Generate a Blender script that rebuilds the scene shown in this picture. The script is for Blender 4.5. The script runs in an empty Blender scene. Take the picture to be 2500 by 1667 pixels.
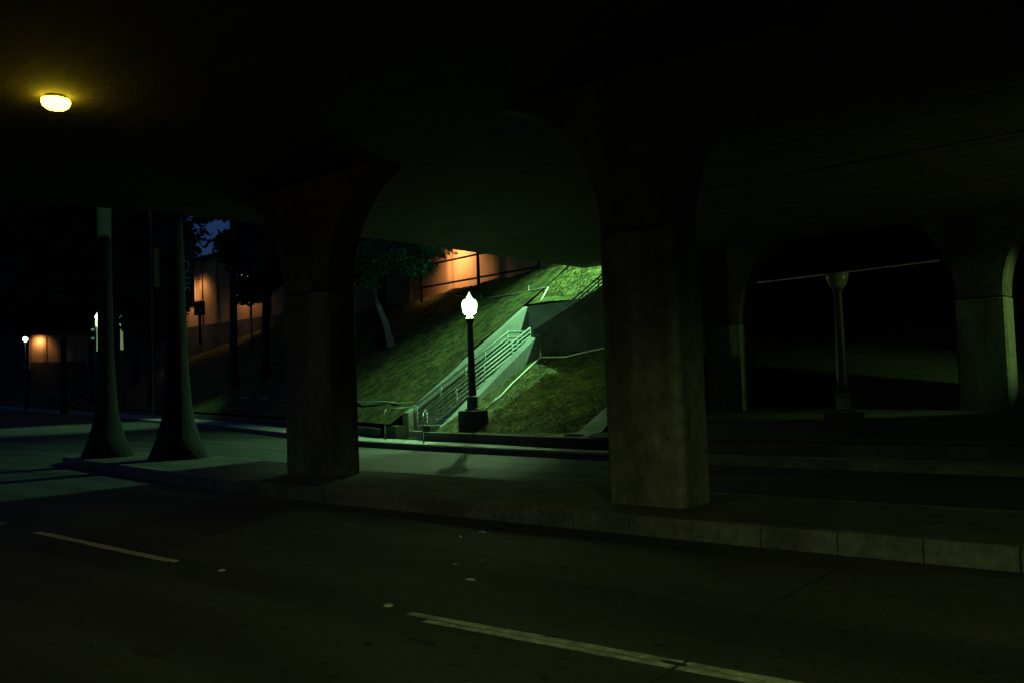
import bpy, math, random
from mathutils import Vector, Matrix
R = math.radians
PI = math.pi
sc = bpy.context.scene
C = sc.collection
random.seed(7)

# ------------------------------------------------------------ camera
EYE = 1.65
cam_d = bpy.data.cameras.new('camera'); cam = bpy.data.objects.new('camera', cam_d); C.objects.link(cam)
cam_d.sensor_width = 36.0; cam_d.lens = 2150.0 / 2500.0 * 36.0
cam_d.clip_start = 0.1; cam_d.clip_end = 2000
yaw, pitch, roll = R(40.7), math.atan(99 / 2150.0), math.atan(.035)
fw = Vector((-math.sin(yaw) * math.cos(pitch), math.cos(yaw) * math.cos(pitch), math.sin(pitch)))
rt = fw.cross(Vector((0, 0, 1))).normalized(); up = rt.cross(fw)
rr = rt * math.cos(roll) - up * math.sin(roll); uu = rt * math.sin(roll) + up * math.cos(roll)
m = Matrix((rr, uu, -fw)).transposed().to_4x4(); m.translation = Vector((0, 0, EYE))
cam.matrix_world = m
sc.camera = cam

# ------------------------------------------------------------ sky, exposure
w = bpy.data.worlds.new('World'); sc.world = w; w.use_nodes = True
nt = w.node_tree
bg = nt.nodes['Background']
sky = nt.nodes.new('ShaderNodeTexSky'); sky.sky_type = 'NISHITA'; sky.sun_disc = False
sky.sun_elevation = R(22); sky.sun_rotation = R(200); sky.altitude = 80; sky.ozone_density = 5; sky.dust_density = 0.2; sky.air_density = 1.0
tint = nt.nodes.new('ShaderNodeMix'); tint.data_type = 'RGBA'; tint.blend_type = 'MULTIPLY'; tint.inputs[0].default_value = 1; tint.inputs[7].default_value = (.75,1.0,1.75,1)
nt.links.new(sky.outputs[0], tint.inputs[6]); nt.links.new(tint.outputs[2], bg.inputs[0]); bg.inputs[1].default_value = 0.0095
sc.view_settings.view_transform = 'Standard'; sc.view_settings.look = 'None'
sc.view_settings.exposure = 0; sc.view_settings.gamma = 1
sc.render.film_transparent = False
try:
    sc.cycles.max_bounces = 5; sc.cycles.sample_clamp_indirect = 3
except Exception: pass

# ------------------------------------------------------------ helpers
class MB:
    def __init__(s): s.v = []; s.f = []; s.mi = []
    def add(s, vs, fs, mi=0):
        b = len(s.v); s.v += [tuple(v) for v in vs]; s.f += [tuple(b + i for i in f) for f in fs]; s.mi += [mi] * len(fs); return s
    def box(s, x0, x1, y0, y1, z0, z1, bev=0):
        if bev <= 0:
            return s.add([(x0,y0,z0),(x1,y0,z0),(x1,y1,z0),(x0,y1,z0),(x0,y0,z1),(x1,y0,z1),(x1,y1,z1),(x0,y1,z1)],
                         [(0,3,2,1),(4,5,6,7),(0,1,5,4),(1,2,6,5),(2,3,7,6),(3,0,4,7)])
        b = bev
        ring = lambda z, i: [(x0+i+b,y0+i,z),(x1-i-b,y0+i,z),(x1-i,y0+i+b,z),(x1-i,y1-i-b,z),(x1-i-b,y1-i,z),(x0+i+b,y1-i,z),(x0+i,y1-i-b,z),(x0+i,y0+i+b,z)]
        return s.rings([ring(z0,0), ring(z1-b,0), ring(z1,b*.8)])
    def rings(s, rs, cap=True, closed=True):
        n = len(rs[0]); vs = [p for r in rs for p in r]; fs = []
        for k in range(len(rs)-1):
            for i in range(n if closed else n-1):
                j = (i+1) % n
                fs.append((k*n+i, k*n+j, (k+1)*n+j, (k+1)*n+i))
        if cap and closed:
            fs.append(tuple(range(n))[::-1]); fs.append(tuple((len(rs)-1)*n+i for i in range(n)))
        return s.add(vs, fs)
    def prism(s, poly, z0, z1):
        return s.rings([[(x,y,z0) for x,y in poly],[(x,y,z1) for x,y in poly]])
    def xz(s, poly, y0, y1):   # polygon in x-z, extruded along y
        return s.rings([[(x,y1,z) for x,z in poly],[(x,y0,z) for x,z in poly]])
    def yz(s, poly, x0, x1):
        return s.rings([[(x0,y,z) for y,z in poly],[(x1,y,z) for y,z in poly]])
    def tube(s, pts, r, n=8, cap=True):
        pts = [Vector(p) for p in pts]; rs = []
        for i, p in enumerate(pts):
            d = (pts[min(i+1,len(pts)-1)] - pts[max(i-1,0)]).normalized()
            a = d.cross(Vector((0,0,1)));
            if a.length < .05: a = d.cross(Vector((0,1,0)))
            a.normalize(); b = d.cross(a)
            rad = r[i] if isinstance(r,(list,tuple)) else r
            rs.append([tuple(p + a*rad*math.cos(2*PI*k/n) + b*rad*math.sin(2*PI*k/n)) for k in range(n)])
        return s.rings(rs, cap)
    def lathe(s, prof, cx, cy, n=24, flute=None):
        rs = []
        for rad, z in prof:
            rs.append([(cx + rad*math.cos(2*PI*k/n)*(1-(flute or 0)*(k%2)), cy + rad*math.sin(2*PI*k/n)*(1-(flute or 0)*(k%2)), z) for k in range(n)])
        return s.rings(rs)
    def build(s, name, mat, parent=None, smooth=False):
        me = bpy.data.meshes.new(name); me.from_pydata(s.v, [], s.f)
        mats = mat if isinstance(mat, (list,tuple)) else [mat]
        for mm in mats: me.materials.append(mm)
        for p, i in zip(me.polygons, s.mi):
            p.material_index = i; p.use_smooth = smooth
        me.update()
        o = bpy.data.objects.new(name, me); C.objects.link(o)
        if parent:
            o.parent = parent; o.location = -Vector(world_loc(parent))
        return o
def world_loc(o):
    l = Vector(o.location)
    while o.parent: o = o.parent; l += Vector(o.location)
    return l
def tag(o, label=None, cat=None, group=None, kind=None):
    if label: o['label'] = label
    if cat: o['category'] = cat
    if group: o['group'] = group
    if kind: o['kind'] = kind
    return o
def empty(name, loc, label, cat, group=None):
    o = bpy.data.objects.new(name, None); C.objects.link(o); o.location = loc; o.empty_display_size = .3
    return tag(o, label, cat, group)
def struct(o, label=None): return tag(o, label, kind='structure')
def copy_tree(o, loc, parent=None):
    c = o.copy(); C.objects.link(c); c.parent = parent
    if parent is None: c.location = loc
    for ch in list(o.children): copy_tree(ch, None, c)
    return c
def interp(x, pts):
    if x <= pts[0][0]: return pts[0][1]
    for (a,b),(c,d) in zip(pts, pts[1:]):
        if x <= c: return b + (d-b)*(x-a)/(c-a)
    return pts[-1][1]

# ------------------------------------------------------------ materials
def mat(name, col, rough=.8, scale=6, var=.25, bump=.1, bscale=40, metal=0, stain=None, pits=None, spec=.5):
    mt = bpy.data.materials.new(name); mt.use_nodes = True; n = mt.node_tree; b = n.nodes['Principled BSDF']
    tc = n.nodes.new('ShaderNodeTexCoord')
    no = n.nodes.new('ShaderNodeTexNoise'); no.inputs['Scale'].default_value = scale; no.inputs['Detail'].default_value = 8; no.inputs['Roughness'].default_value = .65
    n.links.new(tc.outputs['Object'], no.inputs['Vector'])
    cr = n.nodes.new('ShaderNodeValToRGB'); cr.color_ramp.elements[0].position = .3; cr.color_ramp.elements[1].position = .72
    cr.color_ramp.elements[0].color = [c*(1-var) for c in col] + [1]; cr.color_ramp.elements[1].color = [min(1,c*(1+var)) for c in col] + [1]
    n.links.new(no.outputs['Fac'], cr.inputs[0]); out = cr.outputs[0]
    if stain:
        n2 = n.nodes.new('ShaderNodeTexNoise'); n2.inputs['Scale'].default_value = stain[0]; n2.inputs['Detail'].default_value = 5
        mp = n.nodes.new('ShaderNodeMapping'); mp.inputs['Scale'].default_value = stain[2] if len(stain) > 2 else (1,1,1)
        n.links.new(tc.outputs['Object'], mp.inputs[0]); n.links.new(mp.outputs[0], n2.inputs['Vector'])
        c2 = n.nodes.new('ShaderNodeValToRGB'); c2.color_ramp.elements[0].position = .38; c2.color_ramp.elements[1].position = .6
        c2.color_ramp.elements[0].color = [stain[1]]*3 + [1]; c2.color_ramp.elements[1].color = (1,1,1,1)
        n.links.new(n2.outputs['Fac'], c2.inputs[0])
        mx = n.nodes.new('ShaderNodeMix'); mx.data_type = 'RGBA'; mx.blend_type = 'MULTIPLY'; mx.inputs[0].default_value = 1
        n.links.new(out, mx.inputs[6]); n.links.new(c2.outputs[0], mx.inputs[7]); out = mx.outputs[2]
    if pits:   # small chips, holes and grime spots
        n4 = n.nodes.new('ShaderNodeTexNoise'); n4.inputs['Scale'].default_value = pits[0]; n4.inputs['Detail'].default_value = 3
        n.links.new(tc.outputs['Object'], n4.inputs['Vector'])
        c4 = n.nodes.new('ShaderNodeValToRGB'); c4.color_ramp.elements[0].position = pits[1]; c4.color_ramp.elements[1].position = pits[1]+.04
        c4.color_ramp.elements[0].color = (.25,.25,.25,1); c4.color_ramp.elements[1].color = (1,1,1,1)
        n.links.new(n4.outputs['Fac'], c4.inputs[0])
        m4 = n.nodes.new('ShaderNodeMix'); m4.data_type = 'RGBA'; m4.blend_type = 'MULTIPLY'; m4.inputs[0].default_value = 1
        n.links.new(out, m4.inputs[6]); n.links.new(c4.outputs[0], m4.inputs[7]); out = m4.outputs[2]
    n.links.new(out, b.inputs['Base Color'])
    b.inputs['Roughness'].default_value = rough; b.inputs['Metallic'].default_value = metal
    b.inputs['Specular IOR Level'].default_value = spec
    if bump:
        n3 = n.nodes.new('ShaderNodeTexNoise'); n3.inputs['Scale'].default_value = bscale; n3.inputs['Detail'].default_value = 6
        n.links.new(tc.outputs['Object'], n3.inputs['Vector'])
        bp = n.nodes.new('ShaderNodeBump'); bp.inputs['Strength'].default_value = bump; bp.inputs['Distance'].default_value = .05
        n.links.new(n3.outputs['Fac'], bp.inputs['Height']); n.links.new(bp.outputs[0], b.inputs['Normal'])
    return mt
def emit(name, col, s, base=(.8,.8,.8)):
    mt = bpy.data.materials.new(name); mt.use_nodes = True; b = mt.node_tree.nodes['Principled BSDF']
    b.inputs['Base Color'].default_value = (*base,1); b.inputs['Emission Color'].default_value = (*col,1); b.inputs['Emission Strength'].default_value = s
    b.inputs['Roughness'].default_value = .3
    return mt
M = {}
M['asphalt'] = mat('asphalt', (.080,.080,.060), .72, 70, .7, .9, 110, stain=(.9,.42,(.12,1.15,1)), pits=(9,.33), spec=.35)
M['median'] = mat('median_concrete', (.062,.06,.042), .9, 9, .3, .3, 60, stain=(1.2,.5))
M['kerb'] = mat('kerb_concrete', (.095,.095,.068), .85, 12, .45, .25, 60, stain=(2.2,.55))
M['walk'] = mat('sidewalk_concrete', (.30,.30,.25), .85, 14, .18, .2, 70, stain=(1.4,.7))
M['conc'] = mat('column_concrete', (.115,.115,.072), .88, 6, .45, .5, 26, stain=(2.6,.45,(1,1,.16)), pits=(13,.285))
M['capc'] = mat('shaded_concrete', (.065,.06,.034), .92, 5, .45, .4, 22, stain=(1.6,.5,(1,1,.5)), pits=(5,.33))  # same concrete as the shafts, darker colour stands in for shade
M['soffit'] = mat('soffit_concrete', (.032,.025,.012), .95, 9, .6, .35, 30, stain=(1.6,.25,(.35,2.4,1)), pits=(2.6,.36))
M['wallc'] = mat('stair_concrete', (.27,.28,.25), .8, 7, .16, .15, 40, stain=(.9,.75,(1,1,.5)))
M['darkc'] = mat('stained_shaded_concrete', (.06,.06,.042), .9, 3, .4, .2, 40, stain=(.8,.5))  # random stains, plus the upper stair wall's shade put into the colour
M['shadepave'] = mat('shaded_paving', (.022,.020,.012), .95, 3, .4, .2, 40)  # near-black colour stands in for the shade under the bridge
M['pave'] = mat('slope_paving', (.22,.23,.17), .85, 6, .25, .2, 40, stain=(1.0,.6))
M['grass'] = mat('turf', (.105,.108,.027), .95, 7, .75, 1.0, 34, stain=(2.2,.38), pits=(5,.36), spec=.15)
M['blade'] = mat('grass_blades', (.115,.13,.035), .8, 3, .5, 0, spec=.2)
M['dirt'] = mat('soil', (.06,.05,.035), .95, 4, .4, .5, 20)
M['paint'] = mat('worn_white_paint', (.50,.50,.40), .7, 28, .4, .2, 60, stain=(9,.5))
M['stud'] = mat('stud_ceramic', (.38,.38,.30), .35, 20, .1, 0)
M['crack'] = mat('dark_seam', (.015,.015,.012), .9, 20, .2, 0)
M['rail'] = mat('galvanised_rail', (.15,.17,.145), .55, 18, .3, 0, metal=.2)
M['rail_dark'] = mat('dark_painted_steel', (.05,.055,.045), .5, 18, .2, 0, metal=.3)
M['post'] = mat('aged_bronze_paint', (.07,.072,.058), .45, 14, .35, .1, 60, metal=.2)
M['pipe'] = mat('white_plastic_pipe', (.62,.64,.52), .5, 12, .15, 0)
M['bark'] = mat('palm_bark', (.008,.0055,.0042), .95, 8, .4, .9, 26, stain=(3,.5,(.4,.4,4)))
M['bark2'] = mat('pale_bark', (.5,.48,.36), .9, 8, .35, .6, 26, stain=(2,.6))
M['leaf'] = mat('green_leaves', (.05,.17,.06), .6, .8, .5, 0)
M['hill'] = mat('hill_scrub', (.006,.008,.004), .95, .5, .5, 0)
M['leafd'] = mat('dark_leaves', (.010,.018,.008), .7, .5, .5, 0)
M['stucco'] = mat('orange_stucco', (.36,.22,.12), .9, 14, .18, .4, 45, stain=(.35,.7))
M['roof'] = mat('dark_roof', (.02,.02,.02), .9, 4, .3, 0)
M['banner'] = mat('dark_banner_cloth', (.03,.07,.07), .8, 4, .2, 0)
M['bannery'] = mat('pale_banner_cloth', (.26,.27,.08), .8, 4, .2, 0)
M['letter'] = mat('banner_lettering', (.7,.9,.82), .8, 4, .1, 0)
M['glassbowl'] = mat('cloudy_glass', (.25,.26,.17), .12, 10, .4, .1, 20)
M['litter'] = mat('white_scrap', (.6,.6,.52), .6, 20, .2, 0)
M['drain'] = mat('rusted_iron', (.02,.02,.015), .7, 20, .3, .2)
GREEN = (.36, 1.0, .44)
M['globe'] = emit('lit_opal_glass', (.52,1.0,.38), 1)
_n = M['globe'].node_tree; _g = _n.nodes.new('ShaderNodeNewGeometry'); _s = _n.nodes.new('ShaderNodeSeparateXYZ'); _m = _n.nodes.new('ShaderNodeMapRange')
_m.inputs[1].default_value = -.95; _m.inputs[2].default_value = -.5; _m.inputs[3].default_value = 800; _m.inputs[4].default_value = 5   # the prismatic glass throws its light downwards
_n.links.new(_g.outputs['Normal'], _s.inputs[0]); _n.links.new(_s.outputs[2], _m.inputs[0]); _n.links.new(_m.outputs[0], _n.nodes['Principled BSDF'].inputs['Emission Strength'])
M['dome'] = emit('sodium_dome', (1.0,.72,.024), 36.0)
M['masthead'] = emit('mast_lens', GREEN, 60)
M['warm'] = emit('warm_wall_lens', (1.0,.62,.22), 2.5)
M['orb'] = emit('far_orb', (.85,1.0,.75), 6)
M['column_light'] = emit('far_lantern', (.62,.95,.36), 1.6)
M['column_soft'] = emit('far_lantern_soft', (.35,.55,.18), .35)
M['teal'] = emit('teal_lens', (.0,.45,.36), .22)

def point(parent, loc, col, power, radius=.15):
    l = bpy.data.lights.new('bulb', 'POINT'); l.energy = power; l.color = col; l.shadow_soft_size = radius
    o = bpy.data.objects.new('bulb', l); C.objects.link(o); o.parent = parent
    o.location = Vector(loc) - world_loc(parent); return o
def spot(parent, loc, target, col, power, size, blend=.5, radius=.12):
    l = bpy.data.lights.new('bulb', 'SPOT'); l.energy = power; l.color = col; l.shadow_soft_size = radius; l.spot_size = R(size); l.spot_blend = blend
    o = bpy.data.objects.new('bulb', l); C.objects.link(o); o.parent = parent
    o.location = Vector(loc) - world_loc(parent)
    o.rotation_euler = (Vector(target)-Vector(loc)).to_track_quat('-Z','Y').to_euler(); return o

# ------------------------------------------------------------ ground plan
YB = sorted([(40,15.1),(-10.5,15.3),(-16.4,16.4),(-19.5,16.95),(-22,18.0),(-28,20.3),(-40,24.5),(-60,31),(-120,48),(-260,90)])
YK = sorted([(40,14.4),(-10.3,14.75),(-12.5,15.0),(-16.4,15.45),(-19.5,15.95),(-26.5,18.3),(-38.3,22.2),(-60,28.5),(-120,45),(-260,86)])
CR = sorted([(40,6.2),(-40,6.2),(-60,7.4),(-85,8.2),(-260,8.4)])
yb = lambda x: interp(x, YB); yk = lambda x: interp(x, YK); crest = lambda x: interp(x, CR)
def bank(x, y):  # the tall bank left of and behind the stairs
    return min(.38 + .6*max(0, y-yb(x)), crest(x) + .015*max(0, y-yb(x)-10))
def bankr(x, y): return .36 + .436*max(0, y-17.2)

g = MB(); g.add([(-700,-400,-.06),(700,-400,-.06),(700,900,-.06),(-700,900,-.06)], [(0,1,2,3)])
struct(g.build('ground', M['dirt']))
# asphalt as one sheet from the near kerb to the far kerb
xs = [40,20,8,0,-5,-10,-12.5,-16,-19.5,-23,-26.5,-32,-38.3,-48,-60,-80,-120,-190,-260]
g = MB()
for a, b in zip(xs, xs[1:]):
    g.add([(a,1.2,0),(a,yk(a),0),(b,yk(b),0),(b,1.2,0)], [(0,1,2,3)])
struct(g.build('road', M['asphalt']))
g = MB(); g.box(-260,40,-3.2,1.02,-.05,.15); struct(g.build('sidewalk', M['walk']))
g = MB()
for i in range(60): g.box(-40+i*1.2, -40+i*1.2+1.188, 1.02, 1.2, -.05, .152)
struct(g.build('kerb', M['kerb']))
# median island
near = [(40,8.1),(-1.6,7.96),(-4.5,7.90),(-10.5,7.92),(-14,8.12),(-18,8.60),(-21.2,9.02),(-22.8,9.28)]
far_ = [(-23.5,9.8),(-23.3,10.5),(-22.2,11.0),(-18.6,11.0),(-15.2,10.5),(-12.1,10.1),(-8,10.0),(40,10.0)]
out = near + far_
def inset(poly, d):
    n = len(poly); r = []
    for i in range(n):
        a, b, c = Vector(poly[i-1]), Vector(poly[i]), Vector(poly[(i+1)%n])
        n1 = Vector((-(b-a).y,(b-a).x)).normalized(); n2 = Vector((-(c-b).y,(c-b).x)).normalized()
        mm = (n1+n2).normalized(); k = d/max(.5, mm.dot(n1)); r.append((b.x-mm.x*k, b.y-mm.y*k))
    return r
area = sum(out[i-1][0]*out[i][1]-out[i][0]*out[i-1][1] for i in range(len(out)))
inn = inset(out, -.17 if area > 0 else .17)
g = MB(); g.prism(inn, -.05, .196); struct(g.build('median', M['median']))
g = MB()   # kerb stones .8 m long with open joints
def walkline(po, pi, step, gap):
    for (a,b),(c,d) in zip(zip(po,po[1:]), zip(pi,pi[1:])):
        L = (Vector(b)-Vector(a)).length; k = max(1, round(L/step))
        for i in range(k):
            t0, t1 = i/k + gap/L/2, (i+1)/k - gap/L/2
            A, B = Vector(a).lerp(Vector(b),t0), Vector(a).lerp(Vector(b),t1)
            D, E_ = Vector(c).lerp(Vector(d),t0), Vector(c).lerp(Vector(d),t1)
            n = (A-D).normalized()*.035
            dz = random.uniform(-.004,.004)
            g.rings([[tuple(A)+(-.05,),tuple(B)+(-.05,),tuple(E_)+(-.05,),tuple(D)+(-.05,)],
                     [tuple(A)+(.16,),tuple(B)+(.16,),tuple(E_)+(.16,),tuple(D)+(.16,)],
                     [tuple(A-n)+(.2+dz,),tuple(B-n)+(.2+dz,),tuple(E_)+(.2+dz,),tuple(D)+(.2+dz,)]])
walkline(out, inn, .8, .014)
struct(g.build('kerb', M['kerb']))
# far sidewalk with kerb, low back wall
g = MB(); h = MB(); bw = MB()
fx = [40,20,8,0,-4,-8,-10.5,-12.5,-14.5,-16.4,-18,-19.5,-22,-24,-26.5,-29,-32,-38.3,-48,-60,-80,-120,-190,-260]
for a, b in zip(fx, fx[1:]):
    ka, kb_ = yk(a), yk(b)
    g.rings([[(a,ka+.16,-.05),(b,kb_+.16,-.05),(b,yb(b),-.05),(a,yb(a),-.05)],[(a,ka+.16,.15),(b,kb_+.16,.15),(b,yb(b),.15),(a,yb(a),.15)]])
    h.rings([[(a,ka,-.05),(b,kb_,-.05),(b,kb_+.157,-.05),(a,ka+.157,-.05)],[(a,ka,.12),(b,kb_,.12),(b,kb_+.157,.12),(a,ka+.157,.12)],[(a,ka+.03,.153),(b,kb_+.03,.153),(b,kb_+.157,.153),(a,ka+.157,.153)]])
struct(g.build('sidewalk', M['walk'])); struct(h.build('kerb', M['kerb']))

# ------------------------------------------------------------ banks
def grid(fn, us, vs):
    g = MB(); n = len(vs); V = [fn(u,v) for u in us for v in vs]; F = []
    for i in range(len(us)-1):
        for j in range(n-1): F.append((i*n+j, i*n+j+1, (i+1)*n+j+1, (i+1)*n+j))
    g.add(V, F); return g
def bump2(x, y): return .035*math.sin(x*1.7+y*.9)+.03*math.sin(y*2.3-x*.6)+.02*math.sin(x*4.1+y*3.3)
us = [-19.56-.6*i for i in range(60)] + [-56-4*i for i in range(52)]
vs = [0,.3,.7,1.2,1.8,2.4,3,3.6,4.3,5,5.8,6.6,7.4,8.2,9,9.7,10.3,11,12,14,18,26,40,70,140]
g = grid(lambda u,v: (u, yb(u)+.2+v, bank(u,yb(u)+.2+v)+.05+bump2(u,v)*min(1,v)), us, vs)
us2 = [-19.71,-18.5,-17.5,-16.5,-15.5,-14.5,-13.4,-12,-8,0,14]
vs2 = [23.66,24.1,24.6,25,25.6,26.2,26.8,27.5,29,32,40,70,160]
def bk2(x,y):
    z = 4.33 + .6*(y-23.66)
    lim = crest(x)+.015*max(0,y-28)
    if x > -14.5: z = z*1.0
    return min(z, lim) + bump2(x,y)*.6
h = grid(lambda u,v: (u,v,bk2(u,v)), [-19.56,-18.6,-17.6,-16.6,-15.6,-14.8], vs2)
g.add(h.v, h.f)
us3 = [-17.75+.45*i for i in range(12)]
vs3 = [16.75+.46*i for i in range(13)]
def brz(x,y): return bankr(x,y) + bump2(x,y)*.5*min(1,(y-16.7))
h = grid(lambda u,v: (u,v,brz(u,v)), us3, vs3); g.add(h.v, h.f)
h = grid(lambda u,v: (u,max(yb(u)+.18,0)+ (16.75-yb(u)-.18)*v, .345+.02*v+ (.03+bankr(u,16.75)-.365)*v*1.0), us3, [0,.5,1]); g.add(h.v, h.f)
bank_o = g.build('hillside', M['grass'], smooth=True); struct(bank_o)
# grass tufts on the part of the bank that the lamps reach
g = MB()
def tuft(x,y,z,s,nrm=.55):
    a = random.uniform(0,2*PI)
    for k in range(3):
        a += 2.1; dx, dy = math.cos(a)*s*.35, math.sin(a)*s*.35
        lx, ly = math.cos(a+1.5)*s*.5, math.sin(a+1.5)*s*.5
        g.add([(x-dx,y-dy,z-.01),(x+dx,y+dy,z-.01),(x+lx,y+ly-.2*s,z+s*random.uniform(.5,1.0))], [(0,1,2)])
for i in range(42000):
    x = random.uniform(-36,-19.8) if random.random() < .94 else random.uniform(-19.7,-15)
    if x < -19.75:
        v = random.uniform(.3,10.6); y = yb(x)+.2+v; z = bank(x,y)+bump2(x,v)*min(1,v)
    else:
        y = random.uniform(24,28); z = bk2(x,y)
    n = math.sin(x*1.9+y*.7)+math.sin(y*2.7-x*.8)
    if n < -.6 and random.random() < .7: continue
    tuft(x,y,z,random.uniform(.02,.075))
for i in range(8000):
    x = random.uniform(-17.7,-12.85); y = random.uniform(16.7,22.2); tuft(x,y,brz(x,y),random.uniform(.012,.04))
tag(g.build('grass', M['blade']), 'short mown turf covering the bank beside the stairs', 'grass', kind='stuff')

# low retaining wall along the back of the far sidewalk
e = empty('retaining_wall', (-14.5,16.2,.15), 'low kerb-high concrete wall between far sidewalk and grass bank right of the stairs', 'wall')
bw = MB(); ax = [-17.6,-16.4,-14.5,-12.6,-10.5,-6,0,14]
for a,b in zip(ax,ax[1:]):
    bw.rings([[(a,yb(a)+.003,.1),(b,yb(b)+.003,.1),(b,yb(b)+.2,.1),(a,yb(a)+.2,.1)],[(a,yb(a)+.003,.38),(b,yb(b)+.003,.38),(b,yb(b)+.2,.38),(a,yb(a)+.2,.38)]])
bw.build('wall_face', M['darkc'], e)
e = empty('retaining_wall', (-24,18.8,.15), 'low dark concrete wall below the grass bank left of the stairs', 'wall')
bw = MB(); ax = [-260,-190,-120,-80,-60,-40,-34,-28,-24,-22,-20.2]
for a,b in zip(ax,ax[1:]):
    bw.rings([[(a,yb(a)+.003,.1),(b,yb(b)+.003,.1),(b,yb(b)+.2,.1),(a,yb(a)+.2,.1)],[(a,yb(a)+.003,.42),(b,yb(b)+.003,.42),(b,yb(b)+.2,.42),(a,yb(a)+.2,.42)]])
bw.build('wall_face', M['darkc'], e)

# concrete slope apron right of the grass and paving under the bridge
g = MB()
ap = [16.75,17.2,18,19,20,21,22.29]
lf = lambda y: -12.8; rg = lambda y: -12.05-.13*(y-16.75)
g.add([(-12.81,yb(-12.8)+.2,.385),(-11.4,yb(-11.4)+.2,.385),(rg(16.75),16.75,brz(-12.8,16.75)+.03),(-12.81,16.75,brz(-12.8,16.75)+.03)], [(0,1,2,3)])
for a,b in zip(ap,ap[1:]):
    za, zb_ = bankr(0,a)+.035, bankr(0,b)+.035
    g.add([(lf(a),a,za),(rg(a),a,za),(rg(b),b,zb_),(lf(b),b,zb_),(rg(a),a,.2),(rg(b),b,.2),(lf(a),a,za-.3),(lf(b),b,zb_-.3)], [(0,1,2,3),(1,4,5,2),(0,3,7,6)])
g.mi = [1 if (k > 0 and (k-1) % 3 == 1) else 0 for k in range(len(g.f))]  # side faces get the shaded copy, darkness held in the colour
struct(g.build('embankment_paving', [M['pave'], M['shadepave']]))
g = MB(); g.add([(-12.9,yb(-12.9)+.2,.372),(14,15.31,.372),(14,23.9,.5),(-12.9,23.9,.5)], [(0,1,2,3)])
struct(g.build('underpass_floor', M['shadepave']))
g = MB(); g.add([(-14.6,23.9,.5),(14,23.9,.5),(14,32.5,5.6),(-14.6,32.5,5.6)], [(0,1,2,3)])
struct(g.build('embankment_paving', M['shadepave']))
o = MB().box(-12.35,-11.93,16.03,16.25,.39,.412)
for k in range(7): o.box(-12.33+k*.058,-12.30+k*.058,16.05,16.23,.412,.42)
tag(o.build('drain_grate', M['drain']), 'small dark drain grate at the foot of the pale concrete apron', 'drain')

g = MB(); hp = []
for i in range(60):
    a = R(60+i*3.2); d_ = 420; hh = 42+6*math.sin(i*.7)+4*math.sin(i*1.9)+3*math.sin(i*.31)
    hp.append((d_*math.cos(a), d_*math.sin(a), hh))
g.rings([[(x*.8,y*.8,-1) for x,y,z in hp],[(x*.93,y*.93,z*.7) for x,y,z in hp],[(x,y,z) for x,y,z in hp],[(x*1.2,y*1.2,-1) for x,y,z in hp]], cap=False, closed=False)
struct(g.build('hills', M['hill'], smooth=True))

# ------------------------------------------------------------ bridge
br = empty('bridge', (-5,8.6,0), 'dark concrete overpass whose underside fills the upper photo, on flared columns', 'bridge')
g = MB()
deck = [(-12.2,-7),(-13.6,-2),(-15.6,1.5),(-16.8,5.8),(-16.3,9),(-16.16,11.2),(-16.16,15.6),(-16.3,18.9),(-16.5,22.85),(14,22.85),(14,-7)]
g.prism(deck, 5.2, 6.3)
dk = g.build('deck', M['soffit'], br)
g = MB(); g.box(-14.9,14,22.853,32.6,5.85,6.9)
g.build('upper_deck', M['soffit'], br)
# shallow soffit joints
g = MB()
for x in (3.0,): g.box(x,x+.05,-6.5,22.6,5.17,5.197)
g.box(-10.5,13.5,15.2,15.24,5.182,5.196)
g.build('soffit_joint', M['soffit'], br)
g = MB()
for a,b in zip(deck[:9],deck[1:9]):
    a_, b_ = Vector(a), Vector(b); n = Vector((-(b_-a_).y,(b_-a_).x)).normalized()*-.25
    if n.x < 0: n = -n
    g.rings([[tuple(a_)+(6.303,),tuple(b_)+(6.303,),tuple(b_+n)+(6.303,),tuple(a_+n)+(6.303,)],[tuple(a_)+(7.2,),tuple(b_)+(7.2,),tuple(b_+n)+(7.2,),tuple(a_+n)+(7.2,)]])
g.build('parapet', M['soffit'], br)

def column(x0,x1,y0,y1,zb,zj,zt,spread,label,noj=False):
    e_ = MB(); b = .06
    ring = lambda z,i: [(x0+b+i,y0+i,z),(x1-b-i,y0+i,z),(x1-i,y0+b+i,z),(x1-i,y1-b-i,z),(x1-b-i,y1-i,z),(x0+b+i,y1-i,z),(x0+i,y1-b-i,z),(x0+i,y0+b+i,z)]
    e_.rings([ring(zb-.3,0), ring(zj-.02,0), ring(zj,.025)])
    col = e_.build('column', M['conc'], br); col['label'] = label
    c = MB(); n = 18; prof = []
    for i in range(n+1):
        a = i/n*PI/2*.93
        prof.append((spread*(1-math.cos(a)), zj+.03+(zt-zj-.03)*math.sin(a)/math.sin(PI/2*.93)))
    rs = []
    for w_, z in prof:
        X0, X1 = x0-w_+.012, x1+w_-.012
        rs.append([(X0+b,y0+.01,z),(X1-b,y0+.01,z),(X1,y0+b,z),(X1,y1-b,z),(X1-b,y1,z),(X0+b,y1,z),(X0,y1-b,z),(X0,y0+b,z)])
    rs[-1] = [(x,y,zt+.01) for x,y,z in rs[-1]]
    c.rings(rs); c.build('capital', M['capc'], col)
    j = MB(); j.box(x0+.045,x1-.045,y0+.05,y1-.05,zj-.01,zj+.04); j.build('joint', M['crack'], col)
    return col
column(-6.0,-4.98,8.6,9.24,.2,3.35,5.2,1.75,'nearest square concrete column, right of the stairs opening')
column(-13.1,-11.84,9.06,9.72,.2,3.27,5.2,1.75,'concrete column on the median beside the two palm trunks')
column(-12.95,-11.75,24,24.85,.5,3.1,5.85,2.2,'dim far column seen just right of the nearest column')
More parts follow.
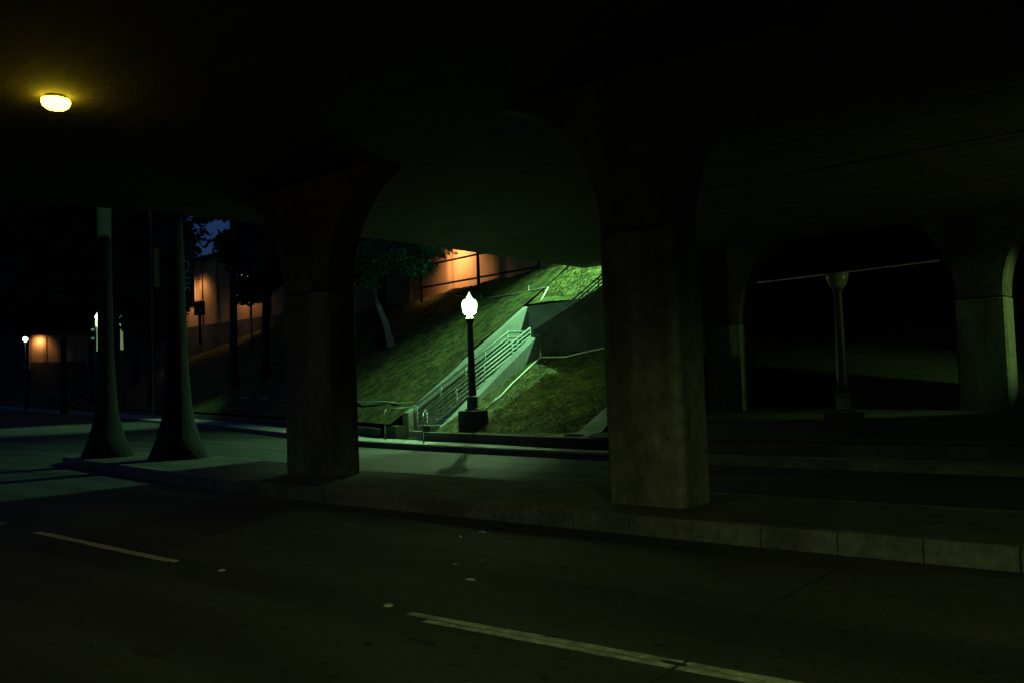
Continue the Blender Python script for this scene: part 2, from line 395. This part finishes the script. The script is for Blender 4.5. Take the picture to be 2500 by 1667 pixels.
column(-5.97,-4.8,24,24.85,.45,3.3,5.85,2.2,'far column at the right edge with a green lit side')
column(1.4,2.6,24,24.85,.45,3.3,5.85,1.6,'far column outside the right edge')
column(1.0,2.0,8.6,9.15,.2,3.35,5.2,1.75,'near column outside the right edge')
g = MB(); g.box(-14.6,14,32.6,33.2,0,6.9); g.build('abutment', M['shadepave'], br)
MB().box(-14.78,-14.62,23.72,32.58,.4,5.84).build('blocking_wall', M['shadepave'], br)  # added wall, keeps mast light and lit bank out of the underpass
o = empty('conduit', (-8,23.9,4.3), 'thin pale pipe running level behind the unlit street lamp', 'pipe')
MB().tube([(-11.2,23.95,4.27),(-8.8,23.97,4.30),(-6.25,23.95,4.34)], .022, 8).build('pipe_run', M['pipe'], o)
# sodium dome on the soffit
o = empty('ceiling_light', (-10.68,4.32,5.2), 'glowing yellow dome light fixed under the bridge at upper left', 'ceiling light')
g = MB(); g.lathe([(.12,5.199),(.125,5.17),(.12,5.157)], -10.68, 4.32, 28); g.build('rim', M['post'], o, True)
g = MB(); g.lathe([(.155,5.155),(.158,5.12),(.142,5.085),(.105,5.055),(.05,5.042),(.004,5.04)], -10.68, 4.32, 28); g.build('dome', M['dome'], o, True)


# ------------------------------------------------------------ road markings and bits
def dash(x0,x1,y0,y1,w=.10):
    g = MB(); n = int((x1-x0)/.12); rs = []
    L, Rr = [], []
    for i in range(n+1):
        t = i/n; x = x0+(x1-x0)*t; y = y0+(y1-y0)*t
        L.append((x,y-w/2+random.uniform(-.004,.004),.004)); Rr.append((x,y+w/2+random.uniform(-.004,.004),.004))
    g.add(L+Rr, [(i,i+1,n+1+i+1,n+1+i) for i in range(n)]); return g
g = dash(-11.74,-8.36,4.45,4.43,.11); h = dash(-4.84,-1.9,4.380,4.540,.078); g.add(h.v,h.f)
h = dash(-4.6,-1.9,4.302,4.464,.069); g.add(h.v,h.f); h = dash(-1.9,.1,4.50,4.60,.11); g.add(h.v,h.f)
h = dash(-24,-20,4.6,4.55,.11); g.add(h.v,h.f)
struct(g.build('lane_line', M['paint']))
g = MB(); rnd = random.Random(3); pts = [(-2.84,7.75),(-2.80,6.1),(-2.66,4.5),(-2.64,4.17),(-2.5,2.9),(-2.45,1.3)]
L = []; Rr = []
for (a,b),(c,d) in zip(pts,pts[1:]):
    for k in range(10):
        t = k/10; x = a+(c-a)*t+rnd.uniform(-.012,.012); y = b+(d-b)*t; w_ = rnd.uniform(.006,.014)
        L.append((x-w_,y,.008)); Rr.append((x+w_,y,.008))
n = len(L); g.add(L+Rr, [(i,i+1,n+i+1,n+i) for i in range(n-1)])
struct(g.build('road_crack', M['crack']))
g = MB()
def blob(cx,cy,rx,ry,z=.004,n=18):
    g.add([(cx,cy,z)]+[(cx+rx*math.cos(2*PI*i/n)*rnd.uniform(.75,1.15), cy+ry*math.sin(2*PI*i/n)*rnd.uniform(.75,1.15), z) for i in range(n)], [(0,i+1,(i+1)%n+1) for i in range(n)])
blob(-5.57,2.78,.17,.06); blob(-4.25,3.95,.14,.03,.005); blob(-5.0,4.05,.05,.02,.005); blob(-4.5,3.7,.05,.02,.006); blob(-2.7,4.47,.10,.03,.0055)
struct(g.build('tar_patch', M['crack']))
studs = [(-12.96,4.49,'white lane stud at the far left edge of the road'),(-8.31,4.44,'white lane stud touching the right end of the farther lane dash'),
         (-7.47,4.45,'lone white lane stud midway between the two lane dashes'),(-5.14,4.44,'pale square lane stud just before the near lane dash')]
first = None
for x,y,lb in studs:
    if first is None:
        first = MB().lathe([(.037,0.001),(.037,.008),(.028,.015),(.004,.018)],0,0,16).build('lane_stud', M['stud'], smooth=True); o = first
    else: o = first.copy(); C.objects.link(o)
    o.location = (x,y,.001); tag(o, lb, 'road stud', 'studs along the lane line')
bits = [(-6.70,7.16,.07,'largest white scrap near the median kerb, left of the nearest column'),(-6.73,6.86,.03,'small thin white scrap beside the largest one near the kerb'),
        (-5.73,5.77,.04,'tiny flat pale scrap farthest left in the middle of the road'),(-5.65,6.05,.022,'bright white speck lying in the middle of the road'),
        (-5.19,5.40,.07,'crumpled dim scrap on the road nearest the camera')]
for k,(x,y,s,lb) in enumerate(bits):
    g = MB(); n = 9; a0 = rnd.random()*6
    V = [(x,y,.018)]
    for i in range(n):
        a = a0+2*PI*i/n; r_ = s*rnd.uniform(.4,1.1); V.append((x+r_*math.cos(a), y+r_*.6*math.sin(a), .003+rnd.random()*.02))
    g.add(V, [(0,i+1,(i+1)%n+1) for i in range(n)])
    tag(g.build('litter_scrap', M['litter']), lb, 'litter', 'scraps of litter on the road')
for k,(x,y,s,lb) in enumerate([(-16.21,20.03,.09,'pale crumpled scrap on the grass right of the stairs'),(-17.1,21.4,.035,'tiny white scrap on the grass by the top of the stair wall')]):
    g = MB(); n = 9; z = brz(x,y)+.02; V = [(x,y,z+.06)]
    for i in range(n):
        a = 2*PI*i/n; r_ = s*rnd.uniform(.5,1.1); V.append((x+r_*math.cos(a), y+r_*math.sin(a), z+rnd.random()*.05))
    g.add(V, [(0,i+1,(i+1)%n+1) for i in range(n)])
    tag(g.build('litter_scrap', M['litter']), lb, 'litter')

# ------------------------------------------------------------ staircase
st = empty('staircase', (-18.9,17.9,.15), 'pale concrete staircase climbing the grass bank between side walls', 'staircase')
XL, XR = -19.4, -18.3        # inner faces of the walls
g = MB(); prof = [(17.7,.02)]; n = 15; y = 17.75; z = .15; run = (22.3-17.75)/n; rise = (2.6-.15)/n
for i in range(n):
    prof += [(y,z),(y,z+rise)]; y += run; z += rise
prof += [(23.44,2.6),(23.44,.02)]
g.yz(prof, XL+.003, XR-.003); g.build('steps', M['wallc'], st)
g = MB(); g.yz([(17.75,.02),(17.75,.86),(18.1,1.02),(23.45,4.24),(23.45,.02)], XL-.28, XL); g.build('side_wall', M['wallc'], st)
g = MB(); g.yz([(17.64,.02),(17.64,.24),(22.1,3.05),(22.33,3.17),(22.33,.02)], XR, -17.98); g.build('side_wall', M['wallc'], st)
g = MB(); g.xz([(XL-.28,.5),(XL-.28,4.24),(-16.77,4.28),(-15.2,5.0),(-15.2,.5)], 23.453, 23.70); g.build('retaining_wall', M['wallc'], st)
g = MB(); g.xz([(-18.28,.3),(-18.28,3.32),(-15.66,4.43),(-14.9,4.85),(-13.2,5.15),(-13.2,.3)], 22.333, 22.58); g.build('front_wall', M['darkc'], st)  # shade on this wall is painted by its dark material
g = MB(); prof = [(-18.0,.4),(-18.0,2.6)]; x = -18.0; z = 2.6
for i in range(14):
    prof += [(x,z+.165),(x+.3,z+.165)]; x += .3; z += .165
prof += [(x,.4)]
g.xz(prof, 22.583, 23.447); g.build('upper_steps', M['wallc'], st)
g = MB(); g.box(-19.95,-19.42,17.25,17.72,.1,.50,.02); g.build('end_block', M['darkc'], st)
g = MB(); g.box(-18.28,-17.95,17.2,17.62,.1,.52,.02); g.build('end_block', M['darkc'], st)
# handrails
def rail_run(name, label, pa, pb, offs, posts, extra=None, r=.024, m_='rail', r0=.03):
    e = empty(name, pa, label, 'handrail', None)
    A, B = Vector(pa), Vector(pb)
    for k,d in enumerate(offs):
        off = Vector((0,0,-d)); pts = [A+off, B+off]
        if extra: pts.append(Vector(extra)+off)
        MB().tube(pts, r0 if k == 0 else r, 8).build('rail', M[m_], e, True)
    for t in posts:
        p = A.lerp(B,t); MB().tube([p+Vector((0,0,.0)), p-Vector((0,0,.95))], .026, 8).build('post', M[m_], e, True)
    return e
e = rail_run('handrail', 'long pale steel railing with many bars along the left side of the stairs', (-19.25,17.95,1.08), (-19.25,22.2,3.32), (0,.17,.30,.43,.56,.69), (0,.24,.5,.72,.985), (-19.25,23.38,3.35), r=.03, r0=.036)
rail_run('handrail', 'pale steel railing along the right side of the stairs, ending in a tall post', (-18.42,17.55,.92), (-18.42,22.35,3.40), (0,.13,.26,.39,.52), (0,.26,.52,.80,1), r=.028, r0=.036)
e = rail_run('handrail', 'pale steel railing on the dark wall of the upper stair flight', (-17.05,22.46,3.98), (-15.3,22.46,5.02), (0,.12,.24,.36), (0,.42,.78,1))
e.name = 'handrail'
# end rails set in the sidewalk
for k,(p,q,lb) in enumerate([((-16.72,15.80),(-18.40,17.50),'dark hooked handrail post standing on the sidewalk before the stairs'),((-19.11,16.57),(-19.27,17.90),'thin dark handrail post on the sidewalk left of the stairs')]):
    e = empty('handrail', (p[0],p[1],.15), lb, 'handrail')
    zt = .93 if k == 0 else 1.0
    MB().tube([(p[0],p[1],.13),(p[0],p[1],zt-.08),(p[0]+(q[0]-p[0])*.05,p[1]+(q[1]-p[1])*.05,zt)], .024, 8).build('post', M['rail_dark'], e, True)
    MB().tube([(p[0]+(q[0]-p[0])*.05,p[1]+(q[1]-p[1])*.05,zt),(q[0],q[1],zt+.02)], .02, 8).build('rail', M['rail_dark'], e, True)

# white irrigation pipes on the grass
def pipe(pts, label, risers=()):
    e = empty('irrigation_pipe', pts[0], label, 'pipe', 'irrigation pipes on the bank')
    MB().tube(pts, .022, 6).build('pipe_run', M['pipe'], e, True)
    for p in risers: MB().tube([p,(p[0],p[1],p[2]+.22)], .018, 6).build('riser', M['pipe'], e)
onr = lambda x,y,d=.05: (x,y,brz(x,y)+d)
onl = lambda x,y,d=.05: (x,y,bank(x,y)+bump2(x,y-yb(x)-.2)*min(1,max(0,y-yb(x)-.2))+d)
pipe([onr(-16.89,18.38),onr(-17.0,19.2),onr(-17.18,19.9),onr(-17.4,21.0),onr(-17.56,21.78),onr(-17.0,21.74),onr(-16.57,21.76),onr(-15.9,22.05),onr(-15.45,22.22),onr(-14.0,22.25)],
     'white pipe climbing the grass right of the stairs, then bending right below the dark wall', [onr(-17.56,21.78)])
pipe([(-27.5,28.2,5.6),(-24.76,26.95,5.14),(-21.51,25.34,4.97),(-19.25,24.45,4.95),(-19.05,23.85,4.52),(-19.0,23.6,4.34)],
     'white pipe crossing the upper bank and dropping to the corner of the stair wall', [(-24.76,26.9,5.1),(-20.6,25.0,4.95)])
pipe([onl(-19.75,18.27),onl(-20.6,18.5),onl(-22.04,19.14),onl(-24.88,20.27),onl(-28,21.55),onl(-31,22.6),onl(-35.06,24.19),onl(-37.89,25.19),onl(-41.8,26.6),onl(-46,28.1)],
     'long pale pipe along the foot of the bank left of the stairs', [onl(-31,22.6)])
pipe([(-17.6,27.0,6.25),(-19.5,27.3,6.35),(-21.6,28.2,6.35),(-24,29.2,6.3)], 'thin pipe along the dark top of the bank under the bridge edge', [(-19.2,27.2,6.1),(-22.5,28.5,6.1)])

# ------------------------------------------------------------ street lamps
def lamp(x,y,z0,lit,label,tilt=0,s=1.0):
    e = empty('street_lamp', (x,y,z0), label, 'street lamp', 'old fashioned globe street lamps')
    g = MB(); g.box(x-.30,x+.30,y-.30,y+.30,z0-.3,z0+.64,.03); g.build('plinth', M['darkc'], e)
    z1 = z0+.64
    g = MB(); g.lathe([(.19,z1),(.19,z1+.04),(.155,z1+.06),(.15,z1+.30),(.165,z1+.33),(.165,z1+.37),(.12,z1+.40)], x, y, 8); g.build('base', M['post'], e)
    g = MB(); g.lathe([(.115,z1+.40),(.108,z1+.6),(.078,z0+2.98),(.10,z0+3.02),(.125,z0+3.07),(.13,z0+3.10),(.125,z0+3.13),(.08,z0+3.16),(.09,z0+3.24)], x, y, 24, .06); g.build('pole', M['post'], e, True)
    zt = z0+3.24
    if lit:
        g = MB(); g.lathe([(.10,zt),(.16,zt+.04),(.20,zt+.14),(.212,zt+.24),(.205,zt+.32),(.16,zt+.385),(.085,zt+.42),(.078,zt+.45),(.045,zt+.51),(.022,zt+.55),(.006,zt+.60)], x, y, 32)
        g.build('globe', M['globe'], e, True)
    else:
        g = MB(); n = 28; prof = [(.09,zt-.18),(.14,zt-.13),(.19,zt-.03),(.215,zt+.08),(.212,zt+.115)]
        g.lathe(prof, x, y, n); g.lathe([(.218,zt+.112),(.222,zt+.125),(.218,zt+.138),(.19,zt+.14)], x, y, n); g.build('glass_bowl', M['glassbowl'], e, True)
        e.children[2].scale = (1,1,1)
    return e
lamp(-16.45,17.4,.29,True,'lit street lamp with glowing white acorn globe beside the stairs')
lamp(-6.42,17.4,.19,False,'unlit street lamp with broken half globe under the bridge')

# tall mast lights, outside the view or above the deck
def mast(x,y,zb,zt,label,target,power,size,arm=(0,0),col=GREEN,blend=.7):
    e = empty('mast_light', (x,y,zb), label, 'street light', 'tall mast street lights')
    r_ = .75 if x == -26.45 else 1
    MB().tube([(x,y,zb),(x,y,zt-.3),(x+arm[0]*.4,y+arm[1]*.4,zt+.15),(x+arm[0],y+arm[1],zt+.2)], [.11*r_,.08*r_,.05,.04], 10).build('pole', M['post'], e, True)
    hx, hy = x+arm[0], y+arm[1]
    MB().box(hx-.35,hx+.35,hy-.16,hy+.16,zt+.08,zt+.26,.03).build('head', M['post'], e)
    MB().lathe([(.16,zt+.078),(.13,zt+.03),(.01,zt+.0)],hx,hy,16).build('lens', M['masthead'], e, True)
    spot(e, (hx,hy,zt-.06), target, col, power, size, blend)
    return e
mm_ = mast(-17.2,27.6,6.0,11.0,'tall street light on the bank above the stairs',(-16.8,22.3,3.3),15000,124,(.6,-.9),GREEN,1.0)
MB().box(-17.05,-16.15,26.36,26.38,10.78,11.2).build('added_light_shield', M['post'], mm_)  # unseen plate added to keep the mast light off the palms
mast(-26.45,28.62,5.6,11.0,'added spotlight on a mast at the dark fence before the orange wall',(-15.4,14.6,0),6500,21,(1.4,-1.0),(.5,1.0,.42),.9)  # narrow beam added to brighten the far sidewalk and road
mast(-54,27.6,.2,14.5,'tall street light beyond the palms lighting the far road',(-50,22.0,0),4400,58,(.5,-1.2))
mast(3.9,-1.9,.15,4.2,'low cut-off street light on the sidewalk behind the camera',(1.9,.6,0),900,114,(-.6,.8),(.84,1.0,.30),.3)
mast(.35,25.2,.9,4.4,'floodlight post beyond the right edge',(-4.8,24.1,2.8),1150,38,(0,-1.32),(.5,1,.3))

e = empty('deck_light', (-16.9,8.6,6.3), 'floodlight fixed behind the bridge parapet shining on the left palm', 'floodlight')
MB().tube([(-16.7,8.6,6.3),(-16.7,8.6,7.45)], .04, 8).build('post', M['post'], e)
MB().box(-16.95,-16.75,8.42,8.78,7.4,7.6,.02).build('head', M['post'], e)
spot(e, (-17.0,8.6,7.52), (-21.5,9.8,8.0), GREEN, 700, 60, .06, .02)

e = empty('fill_light', (5.6,17.6,.4), 'added fill light outside the view, washing the bridge underside', 'floodlight')  # unseen lamp added to lift the dark bridge underside
MB().tube([(5.6,17.6,.3),(5.6,17.6,1.05)], .04, 8).build('post', M['post'], e)
MB().box(5.5,5.75,17.48,17.72,1.05,1.22,.02).build('head', M['post'], e)
spot(e, (5.44,17.6,1.2), (-1.5,17.8,6.6), (.75,1.0,.25), 620, 84, 1.0, .05)

# ------------------------------------------------------------ palms, trees
def fan_palm(x,y,z0,h,r0,rb,lean,label):
    e = empty('palm_tree', (x,y,z0), label, 'palm tree', 'palms on the median nose')
    pts = []; rad = []
    for i in range(26):
        t = i/25; z = z0-.05+h*t
        pts.append((x+lean[0]*t*t, y+lean[1]*t*t, z))
        rad.append((r0*(1-.12*t) + (rb-r0)*math.exp(-(h*t)/.75))*(1+.03*math.sin(i*2.1)))
    MB().tube(pts, rad, 18).build('trunk', M['bark'], e, True)
    g = MB(); tx,ty,tz = pts[-1]
    for k in range(34):
        a = k*2.4; el = R(70-k*3.6); d = Vector((math.cos(a)*math.cos(el),math.sin(a)*math.cos(el),math.sin(el)))
        s = d.cross(Vector((0,0,1))).normalized(); o_ = Vector((tx,ty,tz)); b_ = o_+d*1.1
        g.add([tuple(o_-s*.02),tuple(o_+s*.02),tuple(b_+s*.02),tuple(b_-s*.02)],[(0,1,2,3)])
        for q in range(9):
            an = R(-70+17.5*q); dd = (d*math.cos(an)+s*math.sin(an)).normalized(); tip = b_+dd*.95+Vector((0,0,-.18))
            pr = dd.cross(Vector((0,0,1))).normalized()*.05
            md = b_+dd*.5
            g.add([tuple(b_),tuple(md+pr),tuple(tip),tuple(md-pr)],[(0,1,2,3)])
    g.build('crown', M['leafd'], e)
fan_palm(-21.45,9.78,.2,12.5,.175,.62,(-.25,.1),'left palm trunk with swollen base at the tip of the median')
fan_palm(-18.85,10.2,.2,11.5,.235,.68,(-.55,.1),'thicker palm trunk with swollen base, nearer the left column')

def leaves(g, c, r, n, s, rnd):
    for i in range(n):
        while True:
            p = Vector((rnd.uniform(-1,1),rnd.uniform(-1,1),rnd.uniform(-1,1)))
            if .35 < p.length < 1: break
        q = Vector((c[0]+p.x*r[0], c[1]+p.y*r[1], c[2]+p.z*r[2]))
        u = Vector((rnd.gauss(0,1),rnd.gauss(0,1),rnd.gauss(0,.6))).normalized(); v = u.cross(Vector((rnd.gauss(0,1),rnd.gauss(0,1),rnd.gauss(0,1)))).normalized()
        L = s*rnd.uniform(.6,1.3)
        g.add([tuple(q-u*L*.5),tuple(q+v*L*.22),tuple(q+u*L*.5),tuple(q-v*L*.22)],[(0,1,2,3)])
def tree(base, tips, crown, nclump, nleaf, s, mleaf, mbark, r0, label, seed, group=None, name='broadleaf_tree'):
    rnd = random.Random(seed); e = empty(name, base, label, 'tree', group)
    g = MB(); top = Vector(tips[-1]); pts = [Vector(base)-Vector((0,0,.2))]+[Vector(t) for t in tips]
    g.tube(pts, [r0*(1-.55*i/(len(pts)-1))*(1.25 if i == 0 else 1) for i in range(len(pts))], 10)
    cl = []
    for k in range(nclump):
        while True:
            p = Vector((rnd.uniform(-1,1),rnd.uniform(-1,1),rnd.uniform(-.9,1)))
            if p.length < 1: break
        wob = 1+.28*math.sin(5*math.atan2(p.z,p.x)+seed)+.15*math.sin(9*math.atan2(p.z,p.x)+seed*2)
        c = (crown[0][0]+p.x*crown[1][0]*.95*wob, crown[0][1]+p.y*crown[1][1]*.95, crown[0][2]+p.z*crown[1][2]*.95*wob); cl.append(c)
        if k < 9:
            mid = top.lerp(Vector(c),.5)+Vector((0,0,.1)); g.tube([top, mid, Vector(c)], [r0*.4,r0*.25,r0*.1], 6)
    g.build('trunk', mbark, e, True)
    h = MB()
    for c in cl:
        q = rnd.uniform(.16,.32); leaves(h, c, (crown[1][0]*q+.1,crown[1][1]*q+.1,crown[1][2]*q*.8+.1), nleaf, s, rnd)
    h.build('crown', mleaf, e)
bt = lambda x,y: (x,y,bank(x,y))
# leaning tree by the stairs
bx,by_ = -29.2,26.0
tree(bt(-29.0,25.7),[(-29.5,25.8,4.4),(-30.2,26.0,5.3),(-30.4,25.9,6.1),(-29.2,25.3,6.9),(-27.8,24.9,7.1)],((-27.3,24.7,7.0),(3.0,1.4,1.15)),30,170,.20,M['leaf'],M['bark2'],.15,'small leaning tree with pale trunk and bright green crown tip on the bank',11)
TB = [ # x, y, crown centre z, radii, label
 (-140.6,52.2,27.6,(13.5,11,11.5),'dense dark tree at the far left edge above the white lamp'),
 (-95.2,41.9,20.9,(9,8,8.2),'dark tree rising behind the left palm trunk'),
 (-66,33.6,15.6,(3.8,3.5,4.9),'dark tree behind the right palm trunk, left of the blue sky gap'),
 (-43.3,28.8,9.6,(2.7,2.4,2.6),'dark bushy tree right of the blue sky gap, before the tan walls'),
 (-36.5,27.4,10.2,(3.6,3,3.6),'dark tree half hidden by the left concrete column'),
 (-30.5,26.4,8.6,(2.6,2.2,1.9),'dark tree directly behind the small leaning tree'),
 (-139.5,55.2,18.5,(12.5,10,9.5),'broad low dark tree at far left above the orange glow'),
 (-66.5,33.9,9.2,(3.0,2.8,3.2),'low dark tree between the two palm trunks'),
 (-87.9,36,19.5,(9,8,8.0),'tallest dark tree mass far behind the white lamps'),
 (-85.7,42,17.6,(8,7,7.0),'tall dark tree rising above the long tan building'),
 (-47.9,29.6,14.6,(3.0,2.6,1.9),'high dark tree crown overhanging the top of the blue sky gap')]
for k,(x,y,cz,rd,lb) in enumerate(TB):
    b = bt(x,y)
    tree(b,[(x,y,b[2]+1.5),(x+.3,y,cz-rd[2]*.5),(x,y,cz)],((x,y,cz),rd),int(46+rd[0]*7),170,.60*(rd[0]/4.5)**.5,M['leafd'],M['bark'],.3,lb,40+k,'dark trees on the left bank')

# ------------------------------------------------------------ banner pole behind the right palm
e = empty('banner_pole', (-19.78,10.76,.2), 'dark pole with hanging street banners half hidden by the right palm trunk', 'banner pole')
px,py = -19.78,10.76
MB().tube([(px,py,.15),(px,py,6.6)], .05, 10).build('pole', M['post'], e, True)
dv = Vector((.50,.86,0)).normalized()   # banner arms
def bpt(a, z, off=0): return (px+dv.x*a+dv.y*off, py+dv.y*a-dv.x*off, z)
def panel(a0,a1,z0,z1,t=.012): 
    return MB().rings([[bpt(a0,z0,-t),bpt(a1,z0,-t),bpt(a1,z1,-t),bpt(a0,z1,-t)],[bpt(a0,z0,t),bpt(a1,z0,t),bpt(a1,z1,t),bpt(a0,z1,t)]])
bn = panel(.065,.38,3.72,5.28).build('banner', M['banner'], e); bn['label'] = 'dark teal banner with vertical white letters'
b2 = panel(-.52,-.41,4.2,5.12).build('banner', M['bannery'], e); b2['label'] = 'narrow yellowish banner left of the trunk'
for z in (3.70,5.30):
    MB().tube([bpt(-.53,z),bpt(.40,z)], .014, 6).build('arm', M['post'], e)
def stroke(g, pts, w=.022):   # letter strokes on the camera side of the banner
    for a,b in zip(pts,pts[1:]):
        A, B = Vector(a), Vector(b); n = Vector((-(B-A).y,(B-A).x)).normalized()*w/2; d = (B-A).normalized()*w*.35
        q = [A-n-d,B-n+d,B+n+d,A+n-d]
        g.rings([[bpt(p.x,p.y,.013) for p in q],[bpt(p.x,p.y,.017) for p in q]])
cx_, w2 = .178, .088
def arc(cx,cz,rx,rz,a0,a1,n=14): return [(cx+rx*math.cos(R(a0+(a1-a0)*i/n)), cz+rz*math.sin(R(a0+(a1-a0)*i/n))) for i in range(n+1)]
glyphs = [  # read downwards, tops of the letters to the right: C S I I F
 [(arc(cx_,4.73,w2,.105,-40,220),.022)],
 [([(cx_+.085,4.575),(cx_+.055,4.615),(cx_+.02,4.585),(cx_-.01,4.52),(cx_-.045,4.49),(cx_-.088,4.53),(cx_-.065,4.57)],.022)],
 [([(cx_-.09,4.42),(cx_+.09,4.42)],.032),([(cx_-.09,4.445),(cx_-.09,4.395)],.02),([(cx_+.09,4.445),(cx_+.09,4.395)],.02)],
 [([(cx_-.085,4.29),(cx_+.09,4.275)],.028),([(cx_+.09,4.31),(cx_+.09,4.245)],.02)],
 [([(cx_-.085,4.18),(cx_+.09,4.18)],.032),([(cx_+.09,4.18),(cx_+.09,4.09)],.02),([(cx_-.005,4.18),(cx_-.005,4.11)],.02)]]
for gl in glyphs:
    lt = MB()
    for pts_, w_ in gl: stroke(lt, pts_, w_)
    lt.build('letter', M['letter'], bn)

# ------------------------------------------------------------ buildings on the crest
def wallbox(a, b, z0, z1, t, g):
    A, B = Vector(a), Vector(b); n = Vector((-(B-A).y,(B-A).x)).normalized()*t
    if n.y < 0: n = -n
    g.rings([[tuple(A)+(z0,),tuple(B)+(z0,),tuple(B+n)+(z0,),tuple(A+n)+(z0,)],[tuple(A)+(z1,),tuple(B)+(z1,),tuple(B+n)+(z1,),tuple(A+n)+(z1,)]])
def building(A, B, z0, z1, depth, label, lamps, pil=6, name='campus_building'):
    A, B = Vector(A), Vector(B); d = (B-A).normalized(); n = Vector((-d.y,d.x));
    if n.y < 0: n = -n
    e = empty(name, (A.x,A.y,z0), label, 'building')
    g = MB(); wallbox(A,B,z0-4,z1,depth,g); g.build('wall', M['stucco'], e)
    g = MB(); wallbox(A-n*.5-d*.5,B-n*.5+d*.5,z1+.003,z1+.35,depth+1,g); g.build('roof', M['roof'], e)
    L = (B-A).length
    for k in range(pil+1):
        P = A+d*(L*k/pil); g = MB(); wallbox(P-d*.18-n*.16,P+d*.18-n*.16,z0-.9,z1-.002,.157,g); g.build('pilaster', M['stucco'], e)
    g = MB(); wallbox(A-n*.2,B-n*.2,z0-4,z0+.05,.197,g); g.build('plinth', M['darkc'], e)
    for t,z,p,s in lamps:
        P = A+d*(L*t)-n*(1.3 if s > .55 else .55)
        W_ = A+d*(L*t); MB().tube([(W_.x,W_.y,z+.1*s),(P.x,P.y,z+.1*s)], .03*s, 6).build('bracket', M['post'], e)
        f = MB(); f.lathe([(.16*s,z+.12*s),(.2*s,z+.02*s),(.2*s,z-.0)],P.x,P.y,14); f = f.build('wall_light', M['post'], e, True)
        q = MB(); q.lathe([(.15*s,z-.004),(.11*s,z-.07*s),(.01,z-.09*s)],P.x,P.y,14); q.build('lens', M['warm'], f, True)
        spot(e, (P.x-n.x*.05,P.y-n.y*.05,z-.12*s), (P.x+n.x*2.6,P.y+n.y*2.6,z-2.6), (1.0,.56,.22), p, 140, 1.0, .45)
    return e
building((-20,30.2),(-48,35.8),6.2,11.5,9,'orange stucco building wall lit by a warm lamp above the bank',[(.395,8.7,950,.6)],7)
building((-62,43.4),(-86,45.0),8.0,14.2,10,'long low building with tan walls lit in patches beyond the palms',[(.27,11.9,600,.8),(.62,12.3,250,.8),(.72,12.3,520,.8)],8)
building((-112.3,42.2),(-110.2,47.8),6.0,9.3,6,'distant building corner glowing orange beside the white lamp at far left',[(.17,8.9,330,.5)],4)
# dark fence on the crest before the lit wall
e = empty('crest_fence', (-27.5,30.5,6.2), 'dark two-rail fence standing before the lit orange wall', 'fence')
F0, F1 = Vector((-22.5,28.0)), Vector((-31,29.3))
for z in (6.32,7.36): MB().tube([(F0.x,F0.y,z),(F1.x,F1.y,z)], .045, 8).build('rail', M['roof'], e, True)
for t in (0,.98):
    P = F0.lerp(F1,t); MB().tube([(P.x,P.y,5.6),(P.x,P.y,7.5)], .05, 8).build('post', M['roof'], e, True)

# distant small lights
def orb_lamp(x,y,z,r,zb,label):
    e = empty('globe_lamp', (x,y,zb), label, 'lamp')
    MB().tube([(x,y,zb),(x,y,z-r)], .06, 8).build('pole', M['post'], e, True)
    MB().lathe([(r*math.sin(PI*i/12)+.002, z-r*math.cos(PI*i/12)) for i in range(13)],x,y,18).build('globe', M['orb'], e, True)
orb_lamp(-97.1,36,7.8,.25,0,'round white lamp at the far left beside the small orange glow')
orb_lamp(-80.5,36,8.85,.24,0,'small round white lamp just left of the left palm trunk')
orb_lamp(-55.8,36,9.85,.10,bank(-55.8,36),'tiny white light above the tan lit walls')
for X,T,B_,lb in ((-80.55,9.25,5.75,'slender glowing light column at the left side of the left palm trunk'),(-75.9,9.05,5.65,'slender glowing light column at the right side of the left palm trunk')):
    e = empty('light_column', (X,36,0), lb, 'lamp', 'slender light columns behind the left palm')
    MB().tube([(X,36,0),(X,36,B_)], .10, 8).build('pole', M['rail_dark'], e, True)
    MB().lathe([(.12,B_),(.13,B_+.3),(.105,B_+1.2),(.11,B_+1.7),(.15,B_+2.2)],X,36,14).build('shaft', M['column_soft'], e, True)
    MB().lathe([(.15,B_+2.2),(.19,T-1.0),(.19,T-.7),(.13,T-.25),(.07,T)],X,36,14).build('lantern', M['column_light'], e, True)
e = empty('traffic_light', (-81.3,36,0), 'faint teal traffic light left of the left palm trunk', 'traffic light')
MB().tube([(-81.3,36,0),(-81.3,36,6.6)], .07, 8).build('pole', M['post'], e, True)
MB().box(-81.55,-81.05,35.9,36.2,6.6,8.3,.03).build('housing', M['roof'], e)
for z in (6.95,7.75): MB().lathe([(.14,z-.1),(.17,z),(.14,z+.1)],-81.2,35.85,12).build('lens', M['teal'], e, True)
e = empty('box_sign', (-65.1,37.2,6.2), 'dark boxy sign on a post standing before the lit tan wall', 'sign')
MB().tube([(-65.0,37.2,5.5),(-65.0,37.2,7.9)], .12, 8).build('post', M['roof'], e, True)
MB().box(-65.6,-64.6,37.0,37.5,7.9,9.0,.08).build('sign_box', M['roof'], e)
